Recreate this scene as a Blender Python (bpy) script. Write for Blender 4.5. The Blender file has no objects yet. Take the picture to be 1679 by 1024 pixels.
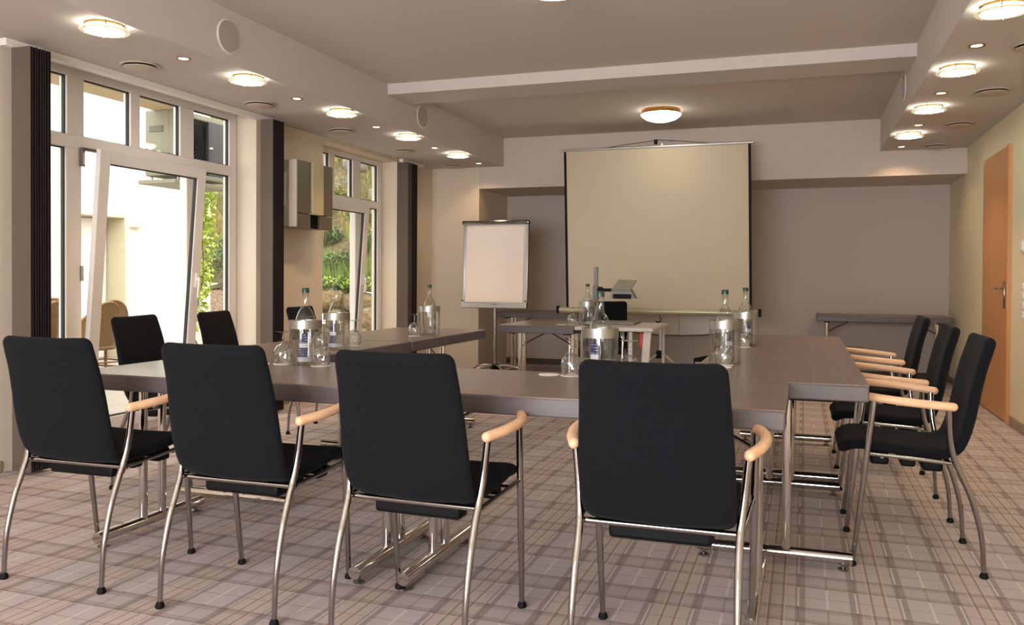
import bpy, bmesh, math, random
from mathutils import Vector, Matrix, noise
random.seed(7)
PI = math.pi
scn = bpy.context.scene
C = scn.collection

# ------------------------------------------------------------------ camera
def setup_camera():
    f, yaw, pitch, roll, cy = 1383.39, -.332333, -.012646, .0053614, 471.785
    F = Vector((math.sin(yaw)*math.cos(pitch), math.cos(yaw)*math.cos(pitch), math.sin(pitch)))
    r = Vector((math.cos(yaw), -math.sin(yaw), 0)); u = r.cross(F)
    c, s = math.cos(roll), math.sin(roll)
    R = c*r + s*u; U = -s*r + c*u
    cam = bpy.data.cameras.new('camera'); ob = bpy.data.objects.new('camera', cam); C.objects.link(ob)
    m = Matrix((R, U, -F)).transposed().to_4x4(); m.translation = Vector((0, 0, 1.14))
    ob.matrix_world = m
    cam.sensor_fit = 'HORIZONTAL'; cam.sensor_width = 36; cam.lens = f*36/1679
    cam.shift_y = (cy-512)/1679
    cam.clip_start = .05; cam.clip_end = 200
    scn.camera = ob
setup_camera()

# ------------------------------------------------------------------ world, exposure, large lights
SKY = 8.5
w = bpy.data.worlds.new('overcast_sky'); scn.world = w; w.use_nodes = True
bg = w.node_tree.nodes['Background']; bg.inputs[0].default_value = (1.0, 1.0, .985, 1); bg.inputs[1].default_value = SKY
vs = scn.view_settings
vs.view_transform = 'Standard'; vs.look = 'None'; vs.gamma = 1; vs.use_curve_mapping = False
vs.exposure = -0.60
LAMP = 38.0      # round ceiling lamps, radiance of the lit glass
DOME = 19.0
SPOT = 10.0
REAR = 500.0      # daylight through the rear window, W
cy_ = scn.cycles
cy_.transparent_max_bounces = 24; cy_.max_bounces = 14; cy_.transmission_bounces = 12; cy_.diffuse_bounces = 5; cy_.glossy_bounces = 5
cy_.caustics_reflective = False; cy_.caustics_refractive = False
cy_.sample_clamp_indirect = 6

def area_light(name, loc, size, energy, color, rot, portal=False, size_y=None):
    L = bpy.data.lights.new(name, 'AREA'); L.energy = energy; L.color = color
    L.shape = 'RECTANGLE'; L.size = size; L.size_y = size_y or size
    o = bpy.data.objects.new(name, L); C.objects.link(o); o.location = loc; o.rotation_euler = rot
    if portal: L.cycles.is_portal = True
    return o
# daylight entering at the rear window behind the camera, and portals at the two left windows
area_light('rear_window_daylight', (-1.4, -2.9, 1.35), 3.6, REAR, (.95, .95, 1.0), (PI/2, 0, 0), False, 1.9)
area_light('portal_window_1', (-4.72, 4.9, 1.25), 2.3, 1, (1, 1, 1), (0, -PI/2, 0), True, 2.2)
area_light('portal_window_2', (-4.72, 7.85, 1.25), 2.3, 1, (1, 1, 1), (0, -PI/2, 0), True, 1.6)

# ------------------------------------------------------------------ object helpers
def tag(o, label=None, cat=None, group=None, kind=None):
    if label: o['label'] = label
    if cat: o['category'] = cat
    if group: o['group'] = group
    if kind: o['kind'] = kind
    return o
def thing(name, label, cat, loc=(0, 0, 0), rz=0, group=None, kind=None):
    o = bpy.data.objects.new(name, None); C.objects.link(o)
    o.location = loc; o.rotation_euler = (0, 0, rz); o.empty_display_size = .1
    return tag(o, label, cat, group, kind)
def copy_tree(o, parent=None):
    c = o.copy(); C.objects.link(c)
    if parent is not None: c.parent = parent
    for ch in list(o.children): copy_tree(ch, c)
    return c

class MB:
    """collects verts and faces of one mesh"""
    def __init__(s): s.v = []; s.f = []; s.m = []; s.mi = 0; s.flat = []
    def add(s, vs, fs):
        b = len(s.v); s.v += [tuple(v) for v in vs]; s.f += [tuple(i+b for i in f) for f in fs]; s.m += [s.mi]*len(fs)
        return s
    def box(s, x0, x1, y0, y1, z0, z1, M=None):
        vs = [(x0,y0,z0),(x1,y0,z0),(x1,y1,z0),(x0,y1,z0),(x0,y0,z1),(x1,y0,z1),(x1,y1,z1),(x0,y1,z1)]
        if M is not None: vs = [M @ Vector(v) for v in vs]
        return s.add(vs, [(0,3,2,1),(4,5,6,7),(0,1,5,4),(1,2,6,5),(2,3,7,6),(3,0,4,7)])
    def rbox(s, x0, x1, y0, y1, z0, z1, r=.005, seg=2, M=None):
        bm = bmesh.new()
        bmesh.ops.create_cube(bm, size=1)
        for v in bm.verts:
            v.co = Vector(((x0+x1)/2+v.co.x*(x1-x0), (y0+y1)/2+v.co.y*(y1-y0), (z0+z1)/2+v.co.z*(z1-z0)))
        bmesh.ops.bevel(bm, geom=bm.edges[:], offset=r, segments=seg, affect='EDGES', profile=.5)
        bm.verts.index_update(); bm.faces.index_update(); bm.normal_update()
        vs = [M @ v.co if M is not None else v.co for v in bm.verts]
        s.flat += [len(s.f)+f.index for f in bm.faces if max(abs(c) for c in f.normal) > .9999]
        s.add(vs, [[v.index for v in f.verts] for f in bm.faces]); bm.free()
        return s
    def tube(s, pts, r, n=10, caps=True, flat=1.0):
        pts = [Vector(p) for p in pts]; rs = r if isinstance(r, (list, tuple)) else [r]*len(pts)
        t0 = (pts[1]-pts[0]).normalized()
        up = Vector((0,0,1)) if abs(t0.z) < .9 else Vector((1,0,0))
        a = t0.cross(up).normalized()
        vs = []; k = len(pts)
        for i, p in enumerate(pts):
            t = (pts[min(i+1,k-1)]-pts[max(i-1,0)]).normalized()
            a = (a - t*a.dot(t)).normalized(); b = t.cross(a)
            for j in range(n):
                an = 2*PI*j/n
                vs.append(p + a*(math.cos(an)*rs[i]) + b*(math.sin(an)*rs[i]*flat))
        fs = [(i*n+j, i*n+(j+1)%n, (i+1)*n+(j+1)%n, (i+1)*n+j) for i in range(k-1) for j in range(n)]
        if caps:
            fs.append(tuple(range(n-1,-1,-1))); fs.append(tuple((k-1)*n+j for j in range(n)))
        return s.add(vs, fs)
    def cyl(s, p0, p1, r, n=16): return s.tube([p0, p1], r, n)
    def capsule(s, pts, r, n=12):
        """tube with rounded ends"""
        pts = [Vector(p) for p in pts]
        t0 = (pts[0]-pts[1]).normalized(); t1 = (pts[-1]-pts[-2]).normalized()
        A = [pts[0]+t0*r*math.sin(a) for a in (1.45, 1.1, .7, .35)]; ra = [r*math.cos(a) for a in (1.45, 1.1, .7, .35)]
        B = [pts[-1]+t1*r*math.sin(a) for a in (.35, .7, 1.1, 1.45)]; rb = [r*math.cos(a) for a in (.35, .7, 1.1, 1.45)]
        return s.tube(A+pts+B, ra+[r]*len(pts)+rb, n)
    def lathe(s, prof, n=28, c=(0,0,0), axis='z', a0=0, a1=2*PI):
        full = abs(a1-a0-2*PI) < 1e-6; m = n if full else n+1
        vs = []
        for r, z in prof:
            for j in range(m):
                an = a0+(a1-a0)*j/n
                p = (r*math.cos(an), r*math.sin(an), z)
                if axis == 'x': p = (z, r*math.cos(an), r*math.sin(an))
                if axis == 'y': p = (r*math.sin(an), z, r*math.cos(an))
                vs.append((p[0]+c[0], p[1]+c[1], p[2]+c[2]))
        fs = []
        for i in range(len(prof)-1):
            for j in range(n if full else n):
                j2 = (j+1)%m
                if prof[i][0] < 1e-7 and prof[i+1][0] < 1e-7: continue
                fs.append((i*m+j, i*m+j2, (i+1)*m+j2, (i+1)*m+j))
        return s.add(vs, fs)
    def prism(s, poly, z0, z1, M=None):
        n = len(poly); vs = [(x,y,z0) for x,y in poly]+[(x,y,z1) for x,y in poly]
        if M is not None: vs = [M @ Vector(v) for v in vs]
        return s.add(vs, [tuple(range(n-1,-1,-1)), tuple(range(n,2*n))]+[(i,(i+1)%n,n+(i+1)%n,n+i) for i in range(n)])
    def mesh(s, name, mats, smooth=40, merge=True):
        me = bpy.data.meshes.new(name); me.from_pydata(s.v, [], s.f)
        if not isinstance(mats, (list, tuple)): mats = [mats]
        for m in mats: me.materials.append(m)
        for p, i in zip(me.polygons, s.m): p.material_index = i
        if merge:
            bm = bmesh.new(); bm.from_mesh(me)
            bmesh.ops.remove_doubles(bm, verts=bm.verts, dist=1e-6)
            bmesh.ops.recalc_face_normals(bm, faces=bm.faces); bm.to_mesh(me); bm.free()
        if smooth:
            me.polygons.foreach_set('use_smooth', [True]*len(me.polygons)); me.set_sharp_from_angle(angle=math.radians(smooth))
            if len(me.polygons) == len(s.f):
                for i in s.flat: me.polygons[i].use_smooth = False
        me.update(); return me
    def obj(s, name, mat, parent=None, smooth=40, loc=None, rot=None, merge=True):
        o = bpy.data.objects.new(name, s.mesh(name, mat, smooth, merge)); C.objects.link(o)
        if parent is not None: o.parent = parent
        if loc is not None: o.location = loc
        if rot is not None: o.rotation_euler = rot
        return o
def inst(name, me, parent, loc=(0,0,0), rot=(0,0,0), scale=None):
    o = bpy.data.objects.new(name, me); C.objects.link(o); o.parent = parent; o.location = loc; o.rotation_euler = rot
    if scale: o.scale = scale
    return o
def struct(o, label=None): o['kind'] = 'structure'; return o

def smooth_path(P, k=6):
    """Catmull-Rom through the points"""
    P = [Vector(p) for p in P]; out = []
    Q = [P[0]*2-P[1]]+P+[P[-1]*2-P[-2]]
    for i in range(1, len(Q)-2):
        a, b, c, d = Q[i-1:i+3]
        for j in range(k):
            t = j/k
            out.append(.5*((2*b)+(c-a)*t+(2*a-5*b+4*c-d)*t*t+(3*b-a-3*c+d)*t**3))
    out.append(P[-1]); return out

# ------------------------------------------------------------------ materials
def lin(r, g, b):
    f = lambda c: c/12.92 if c <= .04045 else ((c+.055)/1.055)**2.4
    return (f(r/255), f(g/255), f(b/255), 1)
class NT:
    def __init__(s, name):
        s.mat = bpy.data.materials.new(name); s.mat.use_nodes = True; s.t = s.mat.node_tree; s.n = s.t.nodes; s.l = s.t.links
        s.p = s.n['Principled BSDF']; s.out = s.n['Material Output']
    def node(s, typ, **kw):
        n = s.n.new(typ)
        for k, v in kw.items(): setattr(n, k, v)
        return n
    def link(s, a, b): s.l.new(a, b)
    def math(s, op, a, b=None, c=None):
        n = s.n.new('ShaderNodeMath'); n.operation = op
        for i, v in enumerate((a, b, c)):
            if v is None: continue
            if isinstance(v, (int, float)): n.inputs[i].default_value = v
            else: s.link(v, n.inputs[i])
        return n.outputs[0]
    def mix(s, fac, a, b):
        n = s.n.new('ShaderNodeMix'); n.data_type = 'RGBA'
        for sock, v in ((n.inputs[0], fac), (n.inputs[6], a), (n.inputs[7], b)):
            if isinstance(v, (int, float, tuple)): sock.default_value = v
            else: s.link(v, sock)
        return n.outputs[2]
    def coord(s, which='Object', scale=(1,1,1)):
        t = s.node('ShaderNodeTexCoord'); m = s.node('ShaderNodeMapping'); m.inputs['Scale'].default_value = scale
        s.link(t.outputs[which], m.inputs[0]); return m.outputs[0]
    def noise(s, vec, scale, detail=4, rough=.55):
        n = s.node('ShaderNodeTexNoise'); n.inputs['Scale'].default_value = scale; n.inputs['Detail'].default_value = detail
        n.inputs['Roughness'].default_value = rough; s.link(vec, n.inputs['Vector']); return n.outputs[0]
    def ramp(s, fac, stops):
        n = s.node('ShaderNodeValToRGB'); e = n.color_ramp.elements
        while len(e) < len(stops): e.new(.5)
        for i, (p, c) in enumerate(stops): e[i].position = p; e[i].color = c
        s.link(fac, n.inputs[0]); return n.outputs[0]
    def bump(s, h, strength=.2, dist=.002):
        n = s.node('ShaderNodeBump'); n.inputs['Strength'].default_value = strength; n.inputs['Distance'].default_value = dist
        s.link(h, n.inputs['Height']); s.link(n.outputs[0], s.p.inputs['Normal'])
def plain(name, col, rough=.5, metal=0., bump=None, vary=.06, spec=.5, scale=8):
    t = NT(name); v = t.coord()
    n = t.noise(v, scale, 3)
    c0 = tuple(max(0, c*(1-vary)) for c in col[:3])+(1,); c1 = tuple(min(1, c*(1+vary)) for c in col[:3])+(1,)
    t.link(t.mix(n, c0, c1), t.p.inputs['Base Color'])
    t.p.inputs['Roughness'].default_value = rough; t.p.inputs['Metallic'].default_value = metal
    t.p.inputs['Specular IOR Level'].default_value = spec
    if bump: t.bump(t.noise(v, bump[0], 3), bump[1], bump[2] if len(bump) > 2 else .002)
    return t.mat
def emit(name, col, strength):
    t = NT(name); t.p.inputs['Base Color'].default_value = col; t.p.inputs['Emission Color'].default_value = col
    t.p.inputs['Emission Strength'].default_value = strength; t.p.inputs['Roughness'].default_value = .2
    return t.mat
def thin_glass(name, tint=(1,1,1,1), refl=1.0, power=5, f0=.035, edge=None):
    t = NT(name); t.n.remove(t.p)
    a = t.node('ShaderNodeBsdfTransparent'); a.inputs[0].default_value = tint
    g = t.node('ShaderNodeBsdfGlossy'); g.inputs['Roughness'].default_value = .01
    lw = t.node('ShaderNodeLayerWeight'); lw.inputs[0].default_value = .5
    f = t.math('MULTIPLY_ADD', t.math('POWER', lw.outputs['Facing'], power), .9, f0)
    if edge: t.link(t.mix(t.math('POWER', lw.outputs['Facing'], 2.5), tint, edge), a.inputs[0])
    m = t.node('ShaderNodeMixShader'); t.link(t.math('MULTIPLY', f, refl), m.inputs[0])
    t.link(a.outputs[0], m.inputs[1]); t.link(g.outputs[0], m.inputs[2]); t.link(m.outputs[0], t.out.inputs[0])
    return t.mat
def solid_glass(name, ior=1.45, col=(1,1,1,1)):
    t = NT(name); t.p.inputs['Base Color'].default_value = col; t.p.inputs['Transmission Weight'].default_value = 1
    t.p.inputs['Roughness'].default_value = 0; t.p.inputs['IOR'].default_value = ior; return t.mat
def wood(name, dark, light, rough=.4, along='x', fine=60, bump=.05):
    t = NT(name)
    sc = {'x': (1.2, fine, fine), 'y': (fine, 1.2, fine), 'z': (fine, fine, 1.2)}[along]
    v = t.coord('Object', sc); n = t.noise(v, 1.0, 6, .6)
    v2 = t.coord('Object', tuple(c*.18 for c in sc)); n2 = t.noise(v2, 1.0, 3)
    f = t.math('ADD', t.math('MULTIPLY', n, .65), t.math('MULTIPLY', n2, .35))
    t.link(t.ramp(f, [(.32, dark), (.68, light)]), t.p.inputs['Base Color'])
    t.p.inputs['Roughness'].default_value = rough
    t.bump(n, bump, .001); return t.mat

M_wall = plain('cream_plaster', lin(214, 200, 180), .9, bump=(180, .08), vary=.02)
M_wall_r = plain('yellow_cream_plaster', lin(222, 210, 180), .9, bump=(180, .08), vary=.02)
M_wall_b = plain('grey_plaster', lin(186, 175, 166), .9, bump=(180, .08), vary=.02)
M_ceil = plain('white_ceiling_paint', lin(200, 192, 186), .92, bump=(150, .06), vary=.015)
M_header = plain('header_paint', lin(202, 190, 180), .92, bump=(150, .06), vary=.015)
M_pvc = plain('white_window_frame', lin(226, 218, 212), .35, vary=.01)
M_gasket = plain('black_gasket', lin(18, 17, 17), .6)
M_pane = thin_glass('window_glass', (.97, .985, .975, 1))
M_chrome = plain('polished_chrome', (.66, .63, .60, 1), .08, 1.0, vary=.01)
M_steel = plain('brushed_steel', (.36, .345, .335, 1), .13, 1.0, vary=.04)
M_alu = plain('satin_aluminium', (.40, .385, .365, 1), .36, 1.0, vary=.03)
M_black = plain('black_plastic', lin(7, 7, 8), .6, spec=.15)
M_rubber = plain('black_rubber', lin(7, 7, 7), .7, spec=.2)
M_white_pl = plain('white_plastic', lin(228, 222, 214), .45, vary=.02)
M_greywhite = plain('light_grey_laminate', lin(200, 192, 182), .4, vary=.02)
M_beech = wood('beech_armrest', lin(222, 172, 132), lin(240, 200, 162), .35, 'y', 40)
M_door = wood('beech_door_veneer', lin(190, 132, 80), lin(206, 150, 98), .42, 'z', 30, .02)
M_table_x = wood('dark_oak_top_x', lin(104, 88, 81), lin(146, 126, 117), .29, 'x', 70)
M_table_y = wood('dark_oak_top_y', lin(104, 88, 81), lin(146, 126, 117), .29, 'y', 70)
M_edge = wood('dark_oak_edge', lin(82, 73, 73), lin(98, 88, 87), .42, 'x', 60)
M_edge_y = wood('dark_oak_edge_y', lin(82, 73, 73), lin(98, 88, 87), .42, 'y', 60)
M_base = plain('taupe_baseboard', lin(150, 130, 118), .6)
M_base_dark = plain('dark_baseboard', lin(78, 60, 50), .6)
M_lampglass = emit('lit_lamp_glass', (1, .97, .82, 1), LAMP)
M_lampedge = emit('lamp_glass_rim', (1, .93, .62, 1), .55)
M_spotglass = emit('lit_spot', (1, .82, .55, 1), SPOT)
M_dome = emit('lit_opal_dome', (1, .93, .74, 1), DOME)
M_brass = plain('brass_ring', lin(176, 130, 62), .3, 1.0)
M_vent = plain('vent_plastic', lin(186, 172, 156), .5)
M_speaker = plain('speaker_grille', lin(172, 166, 160), .8, bump=(900, .5, .001))
M_slat = plain('brown_blind_fabric', lin(92, 80, 71), .85, bump=(500, .3, .0006))
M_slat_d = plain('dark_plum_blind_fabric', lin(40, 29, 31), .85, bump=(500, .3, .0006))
M_coaster = plain('white_paper', lin(240, 236, 232), .8, vary=.01)
M_acryl = thin_glass('clear_acrylic', (.97, .97, .97, 1), 1.0, 3.5, .045, (.75, .74, .73, 1))
M_glass = solid_glass('drinking_glass', 1.45)
M_thin = thin_glass('thin_drinking_glass', (.985, .985, .985, 1), 1.0, 2.0, .075, (.5, .5, .49, 1))
M_bottle = thin_glass('clear_bottle_glass', (.94, .955, .945, 1), 1.0, 2.4, .08, (.3, .32, .3, 1))
M_water = solid_glass('filled_bottle_glass', 1.36, (.97, 1, .985, 1))
M_cap = plain('green_cap', lin(9, 52, 42), .35)
M_orange = plain('orange_red_plastic', lin(196, 74, 36), .5)

def fabric_mat():
    t = NT('black_woven_fabric'); v = t.coord('Object')
    ck = t.node('ShaderNodeTexChecker'); ck.inputs['Scale'].default_value = 190; t.link(v, ck.inputs[0])
    n = t.noise(v, 220, 3)
    t.link(t.mix(ck.outputs[1], t.mix(n, lin(4, 5, 8), lin(11, 12, 16)), t.mix(n, lin(10, 11, 15), lin(18, 19, 26))), t.p.inputs['Base Color'])
    t.p.inputs['Roughness'].default_value = .95; t.p.inputs['Specular IOR Level'].default_value = .2
    t.p.inputs['Sheen Weight'].default_value = .02; t.p.inputs['Sheen Roughness'].default_value = .4
    t.bump(t.math('ADD', ck.outputs[1], n), .5, .0015); return t.mat
M_fabric = fabric_mat()

def carpet_mat():
    t = NT('plaid_carpet'); v = t.coord('Object')
    s = t.node('ShaderNodeSeparateXYZ'); t.link(v, s.inputs[0]); X, Y = s.outputs[0], s.outputs[1]
    wob = t.math('MULTIPLY', t.math('SUBTRACT', t.noise(v, 60, 2), .5), .004)
    P = .341
    def phase(a, c):      # signed distance (m) to nearest repeat of c
        q = t.math('ADD', t.math('ADD', a, wob), P*50+P/2-c)
        return t.math('SUBTRACT', t.math('MODULO', q, P), P/2)
    def band(d, c, hw, soft=.0016):
        e = t.math('ABSOLUTE', t.math('SUBTRACT', d, c))
        m = t.node('ShaderNodeMapRange'); m.interpolation_type = 'SMOOTHSTEP'
        t.link(e, m.inputs[0]); m.inputs[1].default_value = hw-soft; m.inputs[2].default_value = hw+soft
        m.inputs[3].default_value = 1; m.inputs[4].default_value = 0
        return m.outputs[0]
    dx = phase(X, -.080); dy = phase(Y, 3.36)
    def both(d, c, hw): return t.math('MAXIMUM', band(d, c, hw), band(d, -c, hw))
    base = t.mix(t.noise(v, 90, 3), lin(182, 169, 168), lin(202, 191, 191))
    col = base
    def lay(col, fac, amount, c): return t.mix(t.math('MULTIPLY', fac, amount), col, c)
    ydark = t.math('MAXIMUM', both(dy, .057, .017), 0)
    col = lay(col, both(dx, .080, .017), .5, lin(126, 108, 101))
    col = lay(col, band(dx, 0, .062), .25, lin(196, 176, 158))
    col = lay(col, ydark, .3, lin(124, 105, 98))
    col = lay(col, band(dy, 0, .038), .12, lin(140, 122, 112))
    col = lay(col, both(dy, .062, .0026), .55, lin(104, 84, 78))
    col = lay(col, band(dy, -.072, .0026), .55, lin(208, 196, 190))
    col = lay(col, both(dy, .040, .002), .36, lin(120, 92, 78))
    col = lay(col, both(dx, .022, .0038), .62, lin(140, 102, 80))
    col = lay(col, both(dx, .029, .0026), .45, lin(216, 198, 176))
    col = lay(col, band(t.math('ABSOLUTE', dy), P/2, .0024), .55, lin(140, 106, 88))
    free = t.math('SUBTRACT', 1, t.math('MAXIMUM', ydark, band(dy, 0, .07)))
    wl = t.math('MAXIMUM', band(t.math('ABSOLUTE', dx), P/2, .0036), both(dx, .074, .0032))
    col = lay(col, t.math('MULTIPLY', wl, free), .75, lin(222, 210, 204))
    col = lay(col, t.math('MULTIPLY', wl, t.math('SUBTRACT', 1, free)), .35, lin(118, 102, 98))
    t.link(col, t.p.inputs['Base Color']); t.p.inputs['Roughness'].default_value = 1.0
    t.p.inputs['Specular IOR Level'].default_value = .1
    t.bump(t.noise(v, 700, 2), .5, .003); return t.mat
M_carpet = carpet_mat()

# ------------------------------------------------------------------ room shell
XL, XR, YH, YB = -4.36, 1.556, 9.58, 10.62      # wall planes: left, right, header front, niche back
ZS, ZC, ZHD = 2.473, 2.809, 2.213               # soffit, ceiling, header underside
YF = -3.0
XW = -4.55                                      # inner face of the window frames
W1 = (3.70, 6.02); W2 = (7.06, 8.62)            # window openings along the left wall
m = MB().box(-4.6, XR+.2, YF-.2, YB+.2, -.06, 0)
struct(m.obj('floor', M_carpet, None, 0))
m = MB()
ZL1, ZL2 = 2.58, 2.44
m.box(XL-.32, XL, YF, W1[0], 0, ZC+.1); m.box(XL-.32, XL, W1[1], W2[0], 0, ZC+.1); m.box(XL-.32, XL, W2[1], YB, 0, ZC+.1)
m.box(XL-.32, XL, *W1, ZL1, ZC+.1); m.box(XL-.32, XL, *W2, ZL2, ZC+.1)
struct(m.obj('wall_left', M_wall, None, 0))
m = MB().box(XR, XR+.25, YF, YB, 0, ZC+.1)
struct(m.obj('wall_right', M_wall_r, None, 0))
wb = MB().box(XL-.32, XR+.25, YB, YB+.2, 0, ZC+.1).obj('wall_back', M_wall_b, None, 0); struct(wb)
MB().box(-3.737, XR, YH, YB, ZHD, ZC+.05).obj('header', M_header, wb, 0)
MB().box(XL, -3.737, YH, YB, 0, ZC+.05).obj('pier', M_wall, wb, 0)
m = MB()   # rear wall behind the camera, with its window opening
m.box(XL, XR, YF-.2, YF, 0, .35); m.box(XL, XR, YF-.2, YF, 2.35, ZC+.1)
m.box(XL, -3.25, YF-.2, YF, .35, 2.35); m.box(.45, XR, YF-.2, YF, .35, 2.35)
struct(m.obj('wall_front', M_wall, None, 0))
ce = MB().box(XL-.32, XR+.25, YF-.2, YB+.2, ZC, ZC+.15).obj('ceiling', M_ceil, None, 0); struct(ce)
MB().box(XL-.1, -3.42, YF, YH, ZS, ZC+.02).obj('soffit', M_ceil, ce, 0)
MB().box(.745, XR, YF, YH, ZS, ZC+.02).obj('soffit', M_ceil, ce, 0)
MB().rbox(-3.43, .75, 6.58, 7.02, 2.715, ZC+.02, .006).obj('beam', M_ceil, ce, 30)
def baseboard(name, x0, x1, y0, y1, h=.07, mat=None): struct(MB().rbox(x0, x1, y0, y1, 0, h, .004).obj(name, mat or M_base, None, 30))
baseboard('baseboard_right', XR-.014, XR+.01, YF, 7.56); baseboard('baseboard_right.001', XR-.014, XR+.01, 8.64, YB)
baseboard('baseboard_back', -3.737, XR, YB-.016, YB+.01, .075, M_base_dark)
baseboard('baseboard_left', XL-.01, XL+.014, YF, W1[0]-.08); baseboard('baseboard_left.001', XL-.01, XL+.014, W1[1], W2[0]); baseboard('baseboard_left.002', XL-.01, XL+.014, W2[1], YH)

# ------------------------------------------------------------------ windows
def pane(parent, y0, y1, z0, z1, x=None, name='pane'):
    x = XW-.03 if x is None else x
    MB().box(x-.008, x, y0, y1, z0, z1).obj(name, M_pane, parent, 0)
def gasket(mb, y0, y1, z0, z1, x, t=.007):
    for a in ((y0, y0+t, z0, z1), (y1-t, y1, z0, z1), (y0, y1, z0, z0+t), (y0, y1, z1-t, z1)):
        mb.box(x-.02, x+.004, *a)
def make_window(idx, y0, y1, ztop, tops, zt, trans, lows, mullions, sash, zlow, tilt):
    o = thing('window_%d' % idx, None, None); struct(o)
    x0, x1 = XW-.07, XW
    fr = MB()
    def bar(a, b, c, d): fr.rbox(x0, x1, a, b, c, d, .004, 1)
    bar(y0, tops[0][0], .0, ztop); bar(tops[-1][1], y1, .0, ztop)
    bar(tops[0][0], tops[-1][1], zt[1], ztop)
    bar(tops[0][0], tops[-1][1], trans[0], trans[1])
    bar(tops[0][0], tops[-1][1], 0, zlow)
    for i in range(len(tops)-1): bar(tops[i][1], tops[i+1][0], trans[1], zt[1])
    for a, b in mullions: bar(a, b, zlow, trans[0])
    fr.obj('window_frame', M_pvc, o, 30)
    gk = MB()
    for a, b in tops: gasket(gk, a, b, trans[1], zt[1], XW-.022); pane(o, a, b, trans[1], zt[1])
    for a, b in lows: gasket(gk, a, b, zlow, trans[0], XW-.022); pane(o, a, b, zlow, trans[0])
    gk.obj('gasket', M_gasket, o, 0)
    # tilted sash, hinged at the bottom, leaning into the room
    a, b = sash; h = trans[0]+.012-zlow; wf = .088
    s = MB()
    for q in ((a, a+wf, 0, h), (b-wf, b, 0, h), (a+wf, b-wf, 0, wf), (a+wf, b-wf, h-wf, h)): s.rbox(-.02, .024, *q, .004, 1)
    so = s.obj('sash', M_pvc, o, 30, (XW+.005, 0, zlow-.01), (0, tilt, 0))
    g2 = MB(); gasket(g2, a+wf, b-wf, wf, h-wf, .005, .008); g2.obj('gasket', M_gasket, so, 0)
    MB().box(-.008, 0, a+wf, b-wf, wf, h-wf).obj('pane', M_pane, so, 0)
    hb = MB().rbox(.024, .042, b-.06, b-.03, .98, 1.09, .004); hb.rbox(.05, .066, b-.056, b-.034, .90, 1.06, .006); hb.cyl((.036, b-.045, 1.04), (.056, b-.045, 1.04), .009, 10)
    hb.obj('handle', M_white_pl, so, 40)
    return o
tl = math.asin(.15/1.9)
w1 = make_window(1, 3.72, 6.01, 2.57, [(3.83, 4.268), (4.406, 4.82), (4.91, 5.328), (5.48, 5.922)], (0, 2.445), (1.975, 2.06),
            [(3.83, 4.262), (5.50, 5.922)], [(4.262, 4.385), (5.40, 5.50)], (4.372, 5.412), .085, tl)
hs = MB().box(XW, XW+.03, 4.365, 4.385, 1.86, 1.985); hs.box(XW, XW+.03, 4.385, 4.52, 1.965, 1.985); hs.box(XW, XW+.012, 4.37, 4.39, 1.1, 1.2); hs.obj('hinge', M_steel, w1, 0)
make_window(2, 7.07, 8.61, 2.44, [(7.12, 7.496), (7.594, 7.968), (8.13, 8.528)], (0, 2.385), (1.90, 1.98),
            [(8.14, 8.528)], [(8.02, 8.14)], (7.09, 8.05), .085, tl*.9)
for i, wd in enumerate((W1, W2)):     # deep sills / thresholds
    struct(MB().rbox(XW-.02, XL, wd[0]+.01, wd[1]-.01, 0, .012, .003).obj('trim_%d' % (i+1), M_base, None, 30))

# ------------------------------------------------------------------ door, switches
d1 = thing('door_1', None, None); struct(d1)
y0, y1, zt = 7.60, 8.62, 2.217
MB().rbox(XR-.022, XR+.03, y0+.055, y1, .006, zt-.03, .004).obj('door_leaf', M_door, d1, 30)
fr = MB().rbox(XR-.03, XR+.03, y0, y0+.06, 0, zt, .004); fr.rbox(XR-.012, XR+.03, y0+.06, y1+.012, zt-.032, zt, .003); fr.rbox(XR-.012, XR+.03, y1, y1+.012, 0, zt-.06, .003)
fr.obj('door_frame', M_door, d1, 30)
h = MB().rbox(XR-.034, XR-.02, y0+.085, y0+.125, .91, 1.13, .004); h.obj('handle_plate', M_steel, d1, 30)
h = MB().capsule([(XR-.03, y0+.105, 1.07), (XR-.07, y0+.105, 1.07)], .008, 10); h.capsule([(XR-.07, y0+.105, 1.07), (XR-.072, y0+.24, 1.07)], .009, 10)
h.obj('handle', M_steel, d1, 40)
def wall_plate(name, label, cat, x0, x1, y0, y1, z0, z1, mat, n=3):
    t = thing(name, label, cat, ((x0+x1)/2, (y0+y1)/2, (z0+z1)/2))
    cx, cyy, cz = t.location
    MB().rbox(x0-cx, x1-cx, y0-cyy, y1-cyy, z0-cz, z1-cz, .004).obj('plate', mat, t, 30)
    k = (z1-z0)/n
    for i in range(n):
        if x1-x0 < y1-y0: MB().rbox(x0-cx-.006, x0-cx+.004, y0-cyy+.015, y1-cyy-.015, z0-cz+i*k+.012, z0-cz+(i+1)*k-.012, .003).obj('rocker', M_white_pl, t, 30)
    return t
wall_plate('switch_panel', 'tall pale switch panel low on the right wall beside the beech door', 'switch', XR-.014, XR+.002, 7.12, 7.22, .85, 1.13, M_white_pl, 4)
wall_plate('light_switch', 'small cream light switch high on the right wall above the tall panel', 'switch', XR-.012, XR+.002, 7.17, 7.27, 1.35, 1.44, M_white_pl, 1)
t = thing('socket_strip', 'small beige socket strip low on the niche wall right of the conference tables', 'socket', (.585, YB-.015, .315))
MB().rbox(-.085, .085, -.015, .013, -.037, .037, .005).obj('plate', plain('beige_plastic', lin(150, 132, 112), .5), t, 30)
for k in (-.04, .04):
    MB().lathe([(0, -.0175), (.02, -.0175), (.022, -.0145)], 16, (k, 0, 0), 'y').obj('socket', M_black, t, 30)

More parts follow.
